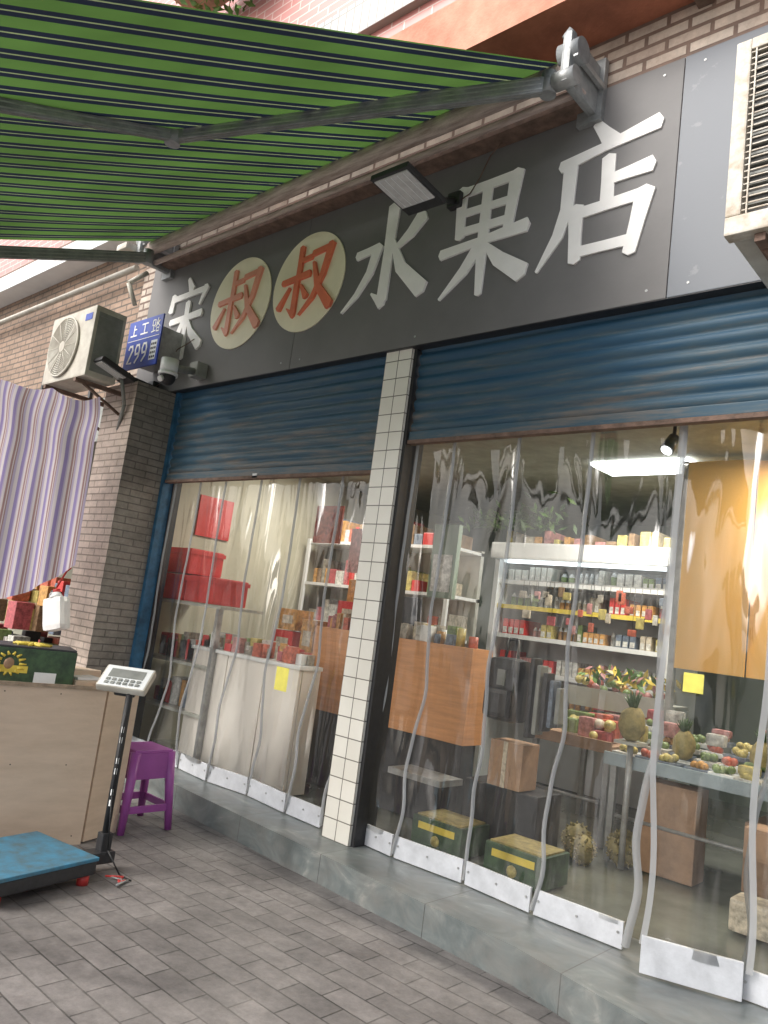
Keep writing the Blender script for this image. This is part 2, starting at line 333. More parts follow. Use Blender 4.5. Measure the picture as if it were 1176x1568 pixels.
def shutter(x0,x1,z0,z1):
    h=.078; n=int((z1-z0)/h)+1; sub=7
    prof=[]
    for k in range(n):
        for j in range(sub):
            t=j/sub; z=z0+.07+(k+t)*h
            y=.06-.014*math.sin(math.pi*min(1,t/.85)) if t<.85 else .068
            prof.append((y,z))
    k=b.mi(shut_m); nx=24
    cols=[[b.bm.verts.new((x0+(x1-x0)*i/nx,y+.0015*math.sin(i*1.7+z*9),z+.0012*math.sin(i*.9+z*5))) for y,z in prof] for i in range(nx+1)]
    for c in range(nx):
        A,C=cols[c],cols[c+1]
        for i in range(len(prof)-1):
            f=b.bm.faces.new((A[i],C[i],C[i+1],A[i+1])); f.material_index=k; f.smooth=True
    b.box(x0,x1,.036,.078,z0+.01,z0+.07,shut_m,bev=.006)
    b.box(x0,x1,.03,.08,z0-.012,z0+.012,rust_m)
    b.box((x0+x1)/2-.03,(x0+x1)/2+.03,.03,.04,z0-.005,z0+.03,steel_m)
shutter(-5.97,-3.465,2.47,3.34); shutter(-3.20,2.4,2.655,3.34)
b.done(shop,normals=False)

# ---- sign
sg=empty('shop_sign')
b=B('sign_panel')
b.box(-6.28,-4.152,-.25,-.10,3.174,4.44,sign_m,bev=.004); b.box(-4.148,-1.452,-.25,-.10,3.174,4.44,sign_m,bev=.004); b.box(-1.448,2.5,-.25,-.10,3.174,4.44,sign_m2,bev=.004)
b.box(-6.27,2.49,-.246,-.105,3.170,3.1735,dark_m)
for x in (-6.2,-5.3,-4.25,-4.05,-3.0,-1.55,-1.35):
    for z in (3.23,4.38): b.cyl((x,-.2502,z),(x,-.2525,z),.007,steel_m,8)
b.done(sg)
b=B('sign_letters')
cnt=[0]
def st(pts,w,m=white_m,ws=None,base=-.250):
    cnt[0]+=1; b.stroke(pts,w*(1.1 if m is white_m else 1.0),base-.010-cnt[0]*.00025,base+.0005,m,ws)
st([(-1.90,4.24),(-1.80,4.10)],.085,ws=[.5,1.1]); st([(-2.09,4.045),(-1.84,4.085),(-1.55,4.13)],.065,ws=[1,.75,1.25])
st([(-2.03,4.05),(-2.03,3.79),(-2.07,3.64),(-2.18,3.46)],.07,ws=[1.1,1,.9,.25]); st([(-1.81,4.02),(-1.80,3.74)],.07)
st([(-1.82,3.885),(-1.57,3.905)],.065,ws=[.8,1.2]); st([(-1.975,3.78),(-1.955,3.47)],.07,ws=[1.15,.9]); st([(-1.97,3.74),(-1.60,3.755)],.06)
st([(-1.595,3.775),(-1.655,3.45)],.08,ws=[1.15,.8]); st([(-1.95,3.52),(-1.66,3.52)],.055)
st([(-2.76,4.12),(-2.74,3.80)],.065,ws=[1.15,.9]); st([(-2.77,4.09),(-2.37,4.10)],.058); st([(-2.375,4.12),(-2.40,3.79)],.075,ws=[1.15,.8])
st([(-2.74,3.955),(-2.40,3.955)],.045); st([(-2.74,3.835),(-2.40,3.835)],.05); st([(-2.57,4.09),(-2.565,3.70),(-2.555,3.41)],.068,ws=[.9,1,.6])
st([(-2.87,3.72),(-2.57,3.745),(-2.27,3.765)],.06,ws=[1,.75,1.3]); st([(-2.59,3.71),(-2.68,3.58),(-2.84,3.43)],.075,ws=[1,.85,.2]); st([(-2.54,3.71),(-2.44,3.60),(-2.27,3.48)],.08,ws=[.4,1,1.3])
st([(-3.31,4.18),(-3.315,3.85),(-3.32,3.52)],.08,ws=[1.15,.9,1]); st([(-3.31,3.50),(-3.42,3.585)],.065,ws=[1.2,.2])
st([(-3.60,3.885),(-3.42,3.905)],.055); st([(-3.41,3.92),(-3.46,3.74),(-3.56,3.6),(-3.68,3.50)],.068,ws=[1.15,.9,.6,.2])
st([(-3.05,4.04),(-3.14,3.94),(-3.27,3.85)],.08,ws=[1.2,.9,.3]); st([(-3.29,3.93),(-3.19,3.72),(-2.99,3.53)],.08,ws=[.4,.95,1.3])
st([(-5.65,4.17),(-5.58,4.06)],.07,ws=[.5,1.1]); st([(-5.84,4.05),(-5.86,3.90)],.06,ws=[1,1.1]); st([(-5.83,4.01),(-5.37,4.03)],.05); st([(-5.36,4.05),(-5.43,3.90)],.065,ws=[1.1,.3])
st([(-5.84,3.80),(-5.38,3.82)],.05,ws=[1,1.2]); st([(-5.60,3.95),(-5.59,3.45)],.065,ws=[1,.8]); st([(-5.62,3.80),(-5.70,3.66),(-5.88,3.52)],.062,ws=[1,.85,.2]); st([(-5.58,3.80),(-5.50,3.67),(-5.34,3.53)],.068,ws=[.4,.9,1.3])
for cx,cz,rm in ((-4.865,3.80,red2_m),(-4.08,3.81,red_m)):
    b.cyl((cx,-.2495,cz),(cx,-.262,cz),.372,cream_m,64)
    q=[([(-.09,.28),(-.09,.06)],.048,None),([(-.09,.17),(.03,.18)],.038,None),([(-.26,.03),(.03,.055)],.042,[1,1.2]),([(-.10,.05),(-.10,-.22)],.05,[1,1]),([(-.09,-.24),(-.17,-.18)],.045,[1.2,.2]),
       ([(-.17,-.02),(-.27,-.17)],.048,[.4,1.1]),([(-.05,-.02),(.02,-.12)],.048,[.4,1.1]),([(.04,.20),(.23,.22)],.042,None),([(.225,.24),(.17,.02),(.09,-.14),(-.03,-.25)],.055,[1.1,.9,.7,.2]),([(.06,.13),(.13,-.06),(.28,-.23)],.058,[.4,.9,1.3])]
    for p,w,ws in q: st([(cx+x,cz+z) for x,z in p],w,rm,ws,base=-.262)
b.done(sg)
sg.scale=(1.066,1,1.066); sg.location=(0,.22,-.099)

# ---- flood lights
def floodlight(c,w,d,rz,tilt,wall):
    b=B('floodlight'); m=T(c,rz,tilt)
    b.box(-w/2,w/2,-d/2,d/2,-.015,.02,dark_m,m,bev=.006)
    b.box(-w/2+.018,w/2-.018,-d/2+.02,d/2-.08,-.022,-.0155,glass_m,m)
    for i in range(5):
        x=-w/2+.05+i*(w-.1)/4; b.box(x-.003,x+.003,-d/2+.03,d/2-.09,-.025,-.0225,whitep,m)
    for i in range(7):
        x=-w/2+.03+i*(w-.06)/6; b.box(x-.004,x+.004,-d/2+.02,d/2-.02,.02,.04,dark_m,m)
    e=Vector(c)+Vector((0,d*.30,0))
    b.cyl(e-Vector((w*.45,0,0)),e+Vector((w*.45,0,0)),.012,dark_m)
    b.cyl(e,wall,.02,dark_m); b.box(wall[0]-.05,wall[0]+.05,wall[1]-.03,wall[1]+.03,wall[2]-.05,wall[2]+.05,dark_m,bev=.01)
    W=Vector(wall)
    b.tube([W+Vector(p) for p in ((.05,0,.0),(.11,.0,.02),(.18,-.01,.10),(.25,-.02,.22),(.36,-.03,.30),(.5,-.03,.33),(.65,-.06,.34))],.004,rust_m,6)
    b.done()
floodlight((-2.88,-.60,3.97),.28,.36,0,math.radians(-6),(-2.98,-.05,4.22))
floodlight((-6.10,-.56,3.30),.20,.34,0,math.radians(-16),(-6.3,-.06,3.34))

# ---- blue street number plate
b=B('street_number_sign')
b.box(-6.46,-5.90,-.30,-.285,3.43,3.89,blue_m,bev=.003); b.box(-6.40,-5.96,-.285,-.04,3.5,3.8,steel_m)
def s2(pts,w): 
    cnt[0]+=1; b.stroke(pts,w,-.3015-cnt[0]*.00002,-.30,white_m)
x=-6.36
s2([(x,3.85),(x,3.75)],.014); s2([(x,3.81),(x+.04,3.81)],.012); s2([(x-.05,3.75),(x+.055,3.75)],.014)
x=-6.18
s2([(x-.05,3.84),(x+.05,3.84)],.013); s2([(x,3.84),(x,3.75)],.013); s2([(x-.06,3.75),(x+.06,3.75)],.014)
x=-6.0
s2([(x-.05,3.85),(x-.05,3.80),(x-.01,3.80),(x-.01,3.85),(x-.05,3.85)],.009); s2([(x-.03,3.80),(x-.03,3.74)],.01); s2([(x-.06,3.74),(x,3.75)],.01); s2([(x+.03,3.86),(x+.01,3.81)],.01); s2([(x+.02,3.84),(x+.06,3.84),(x+.0,3.78)],.01); s2([(x+.02,3.82),(x+.07,3.78)],.01); s2([(x+.02,3.77),(x+.06,3.77),(x+.06,3.74),(x+.02,3.74),(x+.02,3.77)],.009)
s2([(-6.44,3.70),(-5.92,3.70)],.006)
for i,ch in enumerate('299'):
    x=-6.36+i*.115
    if ch=='2': s2([(x-.035,3.62),(x-.02,3.65),(x+.02,3.65),(x+.035,3.61),(x-.035,3.49),(x+.04,3.49)],.02)
    else:
        s2([(x+.032,3.57),(x-.025,3.565),(x-.035,3.61),(x-.02,3.65),(x+.02,3.65),(x+.036,3.61),(x+.03,3.54),(x-.02,3.485)],.02)
b.box(-6.03,-5.93,-.302,-.3,3.48,3.66,whitep)
for i in range(3):
    for j in range(4): b.box(-6.02+i*.03,-6.0+i*.03,-.3035,-.302,3.495+j*.04,3.515+j*.04,black_m)
b.done()

# ---- security camera
b=B('security_camera')
b.box(-5.62,-5.50,-.14,-.03,3.33,3.46,acg_m,bev=.015)
b.cyl((-5.56,-.10,3.38),(-5.42,-.42,3.29),.03,acg_m,18)
b.cyl((-5.42,-.44,3.35),(-5.42,-.44,3.24),.07,whitep,24); b.cyl((-5.42,-.44,3.24),(-5.42,-.44,3.215),.078,whitep,24)
b.ball((-5.42,-.44,3.20),.064,black_m,3); b.cyl((-5.41,-.49,3.18),(-5.405,-.515,3.165),.024,glass_m,14)
b.done()

# ---- AC units
def ac(name,x0,x1,y0,y1,z0,z1,cage):
    b=B(name)
    b.box(x0,x1,y0,y1,z0,z1,acw_m,bev=.015)
    W=x1-x0; H=z1-z0
    for i in range(12):
        z=z0+.08+i*(H-.16)/11; b.box(x1,x1+.006,y0+.04,y1-.04,z-.008,z+.008,acg_m)
    b.box(x1+.001,x1+.003,y0+.03,y1-.03,z0+.05,z1-.05,acg_m)
    if not cage:
        cx=x0+W*.40; cz=(z0+z1)/2; R=H*.43
        b.cyl((cx,y0-.004,cz),(cx,y0+.004,cz),R,fan_m,40)
        for k in range(14):
            r=R*(k+1)/14; n=40
            for i in range(n):
                a0=2*math.pi*i/n; a1=2*math.pi*(i+1)/n
                b.cyl((cx+r*math.cos(a0),y0-.014,cz+r*math.sin(a0)),(cx+r*math.cos(a1),y0-.014,cz+r*math.sin(a1)),.006 if k<13 else .010,acw_m,5,caps=False)
        for i in range(12):
            a=2*math.pi*i/12; b.cyl((cx,y0-.018,cz),(cx+R*math.cos(a),y0-.018,cz+R*math.sin(a)),.004,acw_m,5)
        b.cyl((cx,y0-.024,cz),(cx,y0-.008,cz),.05,acw_m,20)
        b.box(x1-.17,x1-.05,y0-.003,y0,z1-.12,z1-.06,blue_m)
    else:
        b.box(x0+.05,x1-.05,y0-.004,y0+.001,z0+.09,z1-.05,grille_m)
        b.box(x0-.01,x1+.01,y0-.05,y0+.02,z0-.01,z0+.07,cage_m,bev=.008)
        b.box(x0-.01,x0+.05,y0-.05,y0+.02,z0+.07,z1,cage_m,bev=.008); b.box(x0+.05,x1,y0-.05,y0+.02,z1-.05,z1,cage_m,bev=.006)
        n=26
        for i in range(n):
            z=z0+.09+(z1-z0-.15)*i/(n-1); b.box(x0+.05,x1-.02,y0-.042,y0-.037,z-.0025,z+.0025,cage_m)
        n=11
        for i in range(n):
            x=x0+.07+(x1-x0-.1)*i/(n-1); b.box(x-.003,x+.003,y0-.048,y0-.0425,z0+.07,z1-.05,cage_m)
        for i in range(16):
            z=z0+.12+(z1-z0-.2)*i/15; b.box(x0+.06,x1-.06,y0-.02,y0-.005,z,z+.01,acg_m)
    for x in (x0+.12,x1-.12):
        b.box(x-.02,x+.02,y0-.02,-.03 if cage else -.1,z0-.045,z0-.012,rust_m)
        b.cyl((x,y0+.06,z0-.04),(x,-.10 if cage else -.12,z0-.32 if not cage else z0-.02),.014,rust_m)
        if not cage: b.box(x-.02,x+.02,-.14,-.1,z0-.4,z0+.1,rust_m)
    b.tube([(x1-.03,y1-.02,z0+.12),(x1+.06,y1+.02,z0+.05),(x1+.03,y1+.10,z0-.15),(x1-.1,y1+.15,z0-.35)],.016,acg_m)
    b.done()
ac('air_conditioner_unit',-6.95,-6.14,-.78,-.50,3.20,3.82,False)
ac('air_conditioner_unit.001',-1.05,-.10,-.60,-.08,3.20,4.05,True)

# ---- awning
aw=empty('retractable_awning')
XL,XR=-6.29,-2.12
b=B('awning_fabric_sheet')
def fa(u,v):
    x=XL+(XR-XL)*u; y=-.30-2.85*v
    zw=4.66; zo=3.40-.42*u*u
    z=zw+(zo-zw)*v-.03*math.sin(math.pi*v)-.014*math.sin(u*9+v*3)*v-.012*math.sin(u*40)*v*(1-v)
    return (x+.03*math.sin(v*4)*u,y,z)
b.grid(fa,120,24,awn_m); b.done(aw,normals=False)
b=B('awning_frame')
b.cyl((-6.42,-.30,4.595),(-2.04,-.30,4.60),.058,dustroll_m,18)
b.cyl((-6.42,-.22,4.50),(-2.02,-.22,4.51),.024,dustroll_m,10)
b.box(-6.4,-2.05,-.16,-.035,4.50,4.56,rust_m)
b.cyl((XL,-3.18,3.38),(XR,-3.18,2.96),.04,rail_m,14)
def bracket(x):
    b.box(x-.015,x+.04,-.40,-.03,4.46,4.76,rail_m,bev=.02); b.cyl((x-.05,-.33,4.66),(x+.08,-.33,4.66),.07,rail_m,20)
    b.cyl((x-.06,-.36,4.50),(x+.07,-.36,4.50),.05,steel_m,14); b.box(x-.08,x+.07,-.07,-.03,4.42,4.8,rail_m)
    b.cyl((x-.02,-.36,4.74),(x+.02,-.36,4.78),.03,rail_m,12); b.box(x+.05,x+.075,-.38,-.06,4.6,4.63,steel_m)
bracket(-2.06); bracket(-6.40)
def arm(a,e,f):
    a,e,f=map(Vector,(a,e,f))
    for p,q,w in ((a,e,.05),(e,f,.042)):
        d=q-p; qd=d.to_track_quat('X','Z'); m=Matrix.Translation(p)@qd.to_matrix().to_4x4(); l=d.length
        b.box(0,l,-w/2,w/2,-w*.9,w*.9,rail_m,m,bev=.008)
        for k in (-.55,0,.55):
            b.box(0.05,l-.05,-w/2-.002,w/2+.002,w*(k-.08),w*(k+.08),steel_m,m); 
        for k in (-.2,.2): b.box(0.05,l-.05,w*(k-.05),w*(k+.05),-w*.9-.002,w*.9+.002,acg_m,m)
    b.cyl(e-Vector((0,0,.06)),e+Vector((0,0,.06)),.04,rail_m,16); b.cyl(a-Vector((0,0,.06)),a+Vector((0,0,.07)),.045,rail_m,16)
arm((-2.16,-.36,4.50),(-3.53,-1.74,3.875),(-3.25,-3.1,3.18))
arm((-6.25,-.36,4.46),(-6.05,-1.8,3.80),(-5.6,-3.1,3.28))
b.box(-6.6,-6.42,-.5,-.1,4.54,4.60,acw_m,bev=.02)
b.tube([(-6.42,-.25,4.40),(-6.44,-.40,4.24),(-6.44,-.3,4.06)],.022,acw_m)
b.done(aw)

# ---- PVC strip curtains
b=B('pvc_strip_curtain')
def curtain(xs,ztop,zb,yb,lean):
    R=[random.uniform(0,6) for _ in xs]
    def edge(i,z):
        t=1-(z-zb)/(ztop-zb)
        return xs[i]+lean*t*t+.024*math.sin(z*(6+R[i]*.4)+R[i])*min(1,t*1.4)*t*(1.0+.3*math.sin(R[i]*3))+.006*math.sin(z*19+R[i]*5)*t
    def ye(i,z):
        t=1-(z-zb)/(ztop-zb); return yb+.035*math.sin(z*4+R[i]*2)*t
    for i in range(len(xs)-1):
        def fn(u,v,i=i):
            z=zb+.10+(ztop-zb-.10)*v; x=edge(i,z)*(1-u)+edge(i+1,z)*u
            y=ye(i,z)*(1-u)+ye(i+1,z)*u+.022*math.sin(u*math.pi*2+z*2.2+R[i])*(1-v*.5)*math.sin(math.pi*u)
            return (x,y,z)
        b.grid(fn,10,30,pvc_m)
        xa,xb=edge(i,zb)+.012,edge(i+1,zb)-.012
        ya,yc=ye(i,zb),ye(i+1,zb)
        ang=math.atan2(yc-ya,xb-xa); m=T((xa,ya,zb),ang)
        b.box(0,math.hypot(xb-xa,yc-ya),-.012,.004,.0,.12,alu_m,m,bev=.003)
        for k in (.05,.5,.95): b.cyl(m@Vector((k*(xb-xa),-.013,.07)),m@Vector((k*(xb-xa),-.018,.07)),.006,steel_m,8)
    for i in range(len(xs)):
        w=.013 if abs(xs[i]+1.468)>.01 else .020
        def fs(u,v,i=i):
            z=zb+.02+(ztop-zb-.02)*v; return (edge(i,z)+(u-.5)*2*w,ye(i,z)-.014-.012*math.sin(math.pi*u),z)
        b.grid(fs,4,60,strip_m)
curtain([-5.93,-5.56,-5.2,-4.74,-4.29,-3.84,-3.48],2.50,.165,.14,-.09)
curtain([-3.19,-2.89,-2.42,-1.956,-1.468],2.70,.165,.14,-.08)
curtain([-.98,-.5,0.0,.5],2.70,.165,.14,-.08)
def fo(u,v):
    z=.28+2.4*v; k=1-v
    x=(-1.462+(.47)*u)*(v)+(-1.40+.38*u)*k; y=.13*v+(-.07+.13*u)*k+.02*math.sin(u*6+z*3)
    return (x,y,z)
b.grid(fo,12,30,pvc_m)
m=T((-1.40,-.075,.17),math.atan2(.13,.38)); b.box(0,.40,-.008,.008,0,.15,alu_m,m,bev=.003)
for uu in (0,1): b.grid(lambda u,v,uu=uu:(lambda p:(p[0]+(u-.5)*.028+.022*math.sin(v*13+uu)*(1-v),p[1]-.012,p[2]))(fo(uu,v)),2,40,strip_m)
b.quad([(-1.32,-.03,1.37),(-1.23,-.03,1.37),(-1.23,-.03,1.455),(-1.32,-.03,1.455)],yelnote)
b.quad([(-4.19,.08,.94),(-4.06,.08,.94),(-4.06,.08,1.10),(-4.19,.08,1.10)],yelnote)
b.done(None,normals=False)

# ------------------------------------------------------------------ interior goods
b=B('shop_counter')
b.box(-4.72,-3.12,.90,.93,.74,1.40,wood_m,bev=.003); b.box(-4.72,-3.12,.93,1.15,1.36,1.40,wood_m); b.box(-4.7,-3.15,.94,1.1,.16,.74,dark_m); b.box(-3.15,-3.12,.93,1.15,.74,1.36,wood_m)
b.done()
b=B('cream_display_counter')
b.box(-5.66,-5.18,.40,.43,.2,1.07,creamb_m,bev=.003); b.box(-5.17,-4.70,.40,.43,.2,1.07,creamb_m,bev=.003); b.box(-4.69,-4.30,.40,.43,.2,1.07,creamb_m,bev=.003); b.box(-5.68,-4.28,.38,.62,1.07,1.10,whitep,bev=.003); b.box(-5.66,-4.3,.44,.62,.16,1.07,creamb_m)
b.done()
b=B('red_storage_crate')
for k,(x,z) in enumerate(((-6.32,1.46),(-5.86,1.46),(-6.28,1.70))):
    b.box(x,x+.43,.34,.70,z,z+.23,redp_m,bev=.02); b.box(x-.01,x+.44,.33,.71,z+.18,z+.215,redp_m)
b.box(-6.38,-5.3,.34,.8,1.43,1.455,greyp)
for x in (-6.35,-5.35): b.box(x-.02,x+.02,.35,.4,.16,1.43,steel_m)
for k in range(40):
    x=random.uniform(-6.3,-5.45); z=random.choice((.55,.95,.95)); b.box(x,x+random.uniform(.06,.14),.45,.6,z,z+random.uniform(.08,.28),random.choice(fruit_ms+[redp_m,redp_m,fruit_ms[1]]),bev=.01)
b.box(-6.36,-5.35,.36,.8,.52,.545,greyp); b.box(-6.36,-5.35,.36,.8,.92,.945,greyp)
b.done()
b=B('wall_poster')
b.box(-6.395,-6.38,.7,1.1,2.1,2.5,redp_m); b.box(-5.35,-5.0,1.3,1.32,2.15,2.5,fruit_ms[0]); b.box(-4.9,-4.5,4.96,4.99,1.9,2.7,creamb_m)
b.box(-4.9,-4.68,1.35,1.37,1.9,2.3,fruit_ms[9])
b.done()
b=B('gift_boxes')     # stacked red and orange gift boxes behind the left curtain
for x,y,z,w,h,mm in ((-5.25,.9,.16,.3,.25,fruit_ms[0]),(-5.25,.9,1.12,.26,.20,redp_m),(-5.22,.92,1.33,.22,.18,fruit_ms[1]),(-4.95,.95,1.12,.16,.32,fruit_ms[1]),(-4.9,1.3,1.42,.3,.22,redp_m),(-4.55,1.2,1.42,.2,.30,fruit_ms[0]),(-4.3,1.2,1.42,.22,.16,fruit_ms[2]),(-5.0,1.5,1.5,.5,.35,fruit_ms[1])):
    b.box(x,x+w,y,y+.2,z,z+h,mm,bev=.006); b.box(x+w*.2,x+w*.8,y-.003,y-.0005,z+h*.3,z+h*.7,fruit_ms[5])
b.box(-5.6,-4.75,.85,1.3,1.08,1.11,whitep); b.box(-5.1,-4.0,1.16,1.75,1.39,1.42,greyp)
for x in (-5.55,-4.8): b.box(x-.02,x+.02,.9,.94,.16,1.08,steel_m)
for x in (-5.05,-4.05): b.box(x-.02,x+.02,1.2,1.24,.16,1.39,steel_m)
b.done()
b=B('white_storage_shelf')
b.box(-6.3,-4.3,2.55,2.6,.16,2.3,greyp); 
for z in (.6,1.0,1.4,1.8,2.25):
    b.box(-6.3,-4.3,2.1,2.6,z,z+.03,whitep)
    x=-6.25
    while x<-4.45:
        w=random.uniform(.04,.14); h=random.uniform(.1,.28)
        if random.random()<.85: b.box(x,x+w*.92,2.2,2.5,z+.03,z+.03+h,random.choice(fruit_ms+[redp_m,fruit_ms[1]]),bev=.01)
        x+=w
for x in (-6.3,-5.3,-4.34): b.box(x,x+.04,2.09,2.12,.16,2.3,whitep)
b.done()
b=B('orange_banner')
b.box(-2.15,-1.68,2.0,2.02,1.45,2.96,orange_m); b.box(-1.68,-.2,2.05,2.07,1.45,2.96,orange_m); b.box(-2.19,-2.15,1.98,2.04,.16,2.96,steel_m)
b.box(-1.45,-1.2,2.02,2.045,1.3,2.4,teal_m); b.box(-1.38,-1.22,2.01,2.018,1.9,2.3,fruit_ms[3])
b.done()
b=B('open_display_fridge')
x0,x1=-4.3,-2.5
b.box(x0,x1,3.4,3.45,.16,2.4,whitep); b.box(x0,x0+.05,2.8,3.4,.16,2.42,whitep); b.box(x1-.05,x1,2.8,3.4,.16,2.42,whitep)
b.box(x0,x1,2.7,3.45,2.26,2.42,whitep,bev=.02); b.box(x0+.1,x1-.1,2.80,2.86,2.235,2.258,ledw_m)
for z in (.9,1.2,1.52,1.80,2.04): 
    b.box(x0+.05,x1-.05,2.85,3.4,z,z+.02,whitep); b.box(x0+.05,x1-.05,2.835,2.849,z-.01,z+.03,yel_m if z==1.80 else whitep)
    x=x0+.10
    while x<x1-.12:
        w=random.choice((.05,.06,.075)); h=random.uniform(.10,.17)
        if z>1.9: mm=random.choice((fruit_ms[7],fruit_ms[10],greyp,fruit_ms[3],fruit_ms[8]))
        else: mm=random.choice(fruit_ms+[fruit_ms[7],redp_m,redp_m,fruit_ms[1],fruit_ms[0]])
        rep=random.choice((1,2,3,4)); bx=random.random()<.45
        for _ in range(rep):
            if x>x1-.12: break
            if bx: b.box(x,x+w*.9,2.9,3.2,z+.02,z+.02+h,mm,bev=.006); b.box(x+.006,x+w*.9-.006,2.897,2.8995,z+.04,z+.05+h*.3,fruit_ms[10])
            else:
                b.cyl((x+w/2,3.0,z+.02),(x+w/2,3.0,z+.02+h*.7),w*.42,mm,10); b.cyl((x+w/2,3.0,z+.02+h*.7),(x+w/2,3.0,z+.02+h),w*.42,whitep,10,w*.18)
            x+=w+.004
        x+=random.choice((.004,.03))
b.done()
b=B('hanging_goods')
for k in range(260):
    b.leaf((random.gauss(-4.1,.25),2.75+random.gauss(0,.08),2.56+abs(random.gauss(0,.10))),.06,.02,random.choice((leafd_m,leaf_m,leafd_m)))
for k in range(16):
    x=-4.2+k*.105; b.box(x,x+random.uniform(.05,.1),2.8,3.1,2.42,2.42+random.uniform(.04,.15),random.choice([fruit_ms[i] for i in (1,6,5,11,9,2)]),bev=.01)
for k in range(26):
    x=-3.75+.053*k+random.uniform(-.02,.02); z=1.80+random.uniform(-.2,.12); w=random.uniform(.02,.04); h=random.uniform(.05,.1)
    b.cyl((x,2.5,2.045),(x,2.5,z+h),.002,dark_m,5); b.box(x-w,x+w,2.49,2.51,z,z+h,random.choice(fruit_ms+[fruit_ms[1],fruit_ms[0]]),bev=.006)
b.box(-3.8,-2.35,2.49,2.51,2.04,2.05,steel_m)
b.box(-3.95,-3.7,1.35,1.40,1.75,2.35,teal_m); b.box(-3.92,-3.73,1.34,1.349,1.8,2.1,fruit_ms[7])
b.done()
def table(name,x0,x1,y0,y1,z,m,em):
    b=B(name); b.box(x0,x1,y0,y1,z-.04,z,m,bev=.005)
    b.box(x0,x1,y0-.02,y0-.001,z-.05,z+.03,em)
    for x in (x0+.05,x1-.05):
        for y in (y0+.05,y1-.05): b.box(x-.02,x+.02,y-.02,y+.02,.16,z-.04,steel_m)
    b.cyl((x0+.05,y0+.05,.45),(x1-.05,y0+.05,.45),.012,steel_m); b.done()
edge_m=M('pale_blue_table_edge',(.38,.46,.50),.4)
table('fruit_table',-2.35,-.3,1.45,2.2,.82,whitep,edge_m)
table('fruit_table',-3.1,-2.42,1.7,2.6,.85,brown_m,brown_m)
b=B('packed_fruit')
fm=[fruit_ms[i] for i in (1,2,2,3,0,5,3,1)]
def tray(x,y,z):
    w,d=.15,.11; b.box(x-w/2,x+w/2,y-d/2,y+d/2,z,z+.03,random.choice((whitep,fruit_ms[10],fruit_ms[8])),bev=.008)
    mm=random.choice(fm)
    for i in range(6): b.ball((x+random.uniform(-.05,.05),y+random.uniform(-.035,.035),z+.04+random.uniform(0,.02)),.026,mm,2)
for i in range(13):
    for j in range(4):
        x=-2.25+i*.155+random.uniform(-.02,.02); y=1.53+j*.16; tray(x,y,.83+.05*j*random.uniform(.7,1.1))
        if random.random()<.35: b.box(x-.06,x+.06,y-.04,y+.04,.88+.05*j,.93+.05*j+random.uniform(0,.08),random.choice((fruit_ms[7],fruit_ms[2],fruit_ms[9],fruit_ms[4])),bev=.02)
for k in range(34):
    x=random.uniform(-3.05,-2.5); y=random.uniform(1.75,2.5); b.ball((x,y,.89+random.uniform(0,.10)),random.uniform(.03,.045),random.choice(fm),2,(1,1,.9),.04)
for k in range(22):
    x=random.uniform(-3.05,-2.55); y=random.uniform(1.72,2.4); b.box(x,x+.12,y,y+.08,.86,.86+random.uniform(.05,.18),random.choice([fruit_ms[i] for i in (9,5,10,3,0,4,2)]),bev=.015)
for k in range(26):
    x=random.uniform(-3.1,-2.4); b.ball((x,random.uniform(2.3,2.7),1.18+random.random()*.08),.035,random.choice([fruit_ms[i] for i in (0,1,2,3,9)]),2)
for k in range(120): b.leaf((random.uniform(-3.0,-2.3),random.uniform(2.2,2.6),1.25+random.random()*.12),.05,.02,random.choice((leafd_m,leaf_m,fruit_ms[2],fruit_ms[9],yel_m)))
b.box(-3.1,-2.3,2.25,2.75,1.12,1.15,greyp); b.box(-3.1,-2.3,2.24,2.25,1.05,1.2,greyp)
b.done()
b=B('pineapple')
def pine(c,r):
    b.ball(c,r,durian_m,3,(1,1,1.35),.08)
    for i in range(26):
        a=i*2.4; t=.3+.6*random.random()
        p=Vector(c)+Vector((0,0,r*1.2)); q=p+Vector((math.cos(a)*r*t,math.sin(a)*r*t,r*(1.7-t)))
        b.cyl(p+Vector((math.cos(a)*r*.15,math.sin(a)*r*.15,0)),q,r*.14,leafd_m,5,r*.01)
for p,r in (((-2.16,1.40,1.06),.085),((-1.9,1.62,.97),.07),((-1.45,1.7,.99),.07),((-.95,1.55,.98),.08)): pine(p,r)
b.cyl((-2.16,1.40,.96),(-2.16,1.40,.16),.02,steel_m); b.box(-2.24,-2.08,1.32,1.48,.93,.95,greyp)
b.done()
b=B('durian')
for p,r in (((-2.45,1.35,.26),.095),((-2.2,1.5,.26),.10),((-2.35,1.25,.24),.08)):
    b.ball(p,r,durian_m,2,(1,1,1.15),.02)
    for i in range(130):
        a=random.uniform(0,6.28); c=random.uniform(-1,1); s_=math.sqrt(1-c*c); d=Vector((s_*math.cos(a),s_*math.sin(a),c*1.15))
        b.cyl(Vector(p)+d*r*.95,Vector(p)+d*r*1.12,r*.12,durian_m,5,.001)
b.done()
b=B('counter_goods')
for k in range(120):
    if k<65: x=random.uniform(-5.6,-4.35); y=random.uniform(.45,.58); z=1.10
    else: x=random.uniform(-4.7,-3.2); y=random.uniform(.96,1.1); z=1.40
    mm=random.choice(fruit_ms+[whitep,fruit_ms[0],redp_m]); h=random.uniform(.03,.14); w=random.uniform(.02,.05)
    if k%2: b.box(x-w,x+w,y-w,y+w,z,z+h,mm,bev=.006)
    else: b.cyl((x,y,z),(x,y,z+h),w*.8,mm,12)
b.box(-4.05,-3.75,1.02,1.06,1.50,1.72,dark_m,bev=.01); b.cyl((-3.9,1.05,1.4),(-3.9,1.05,1.6),.02,dark_m)
b.done()
b=B('backpack')
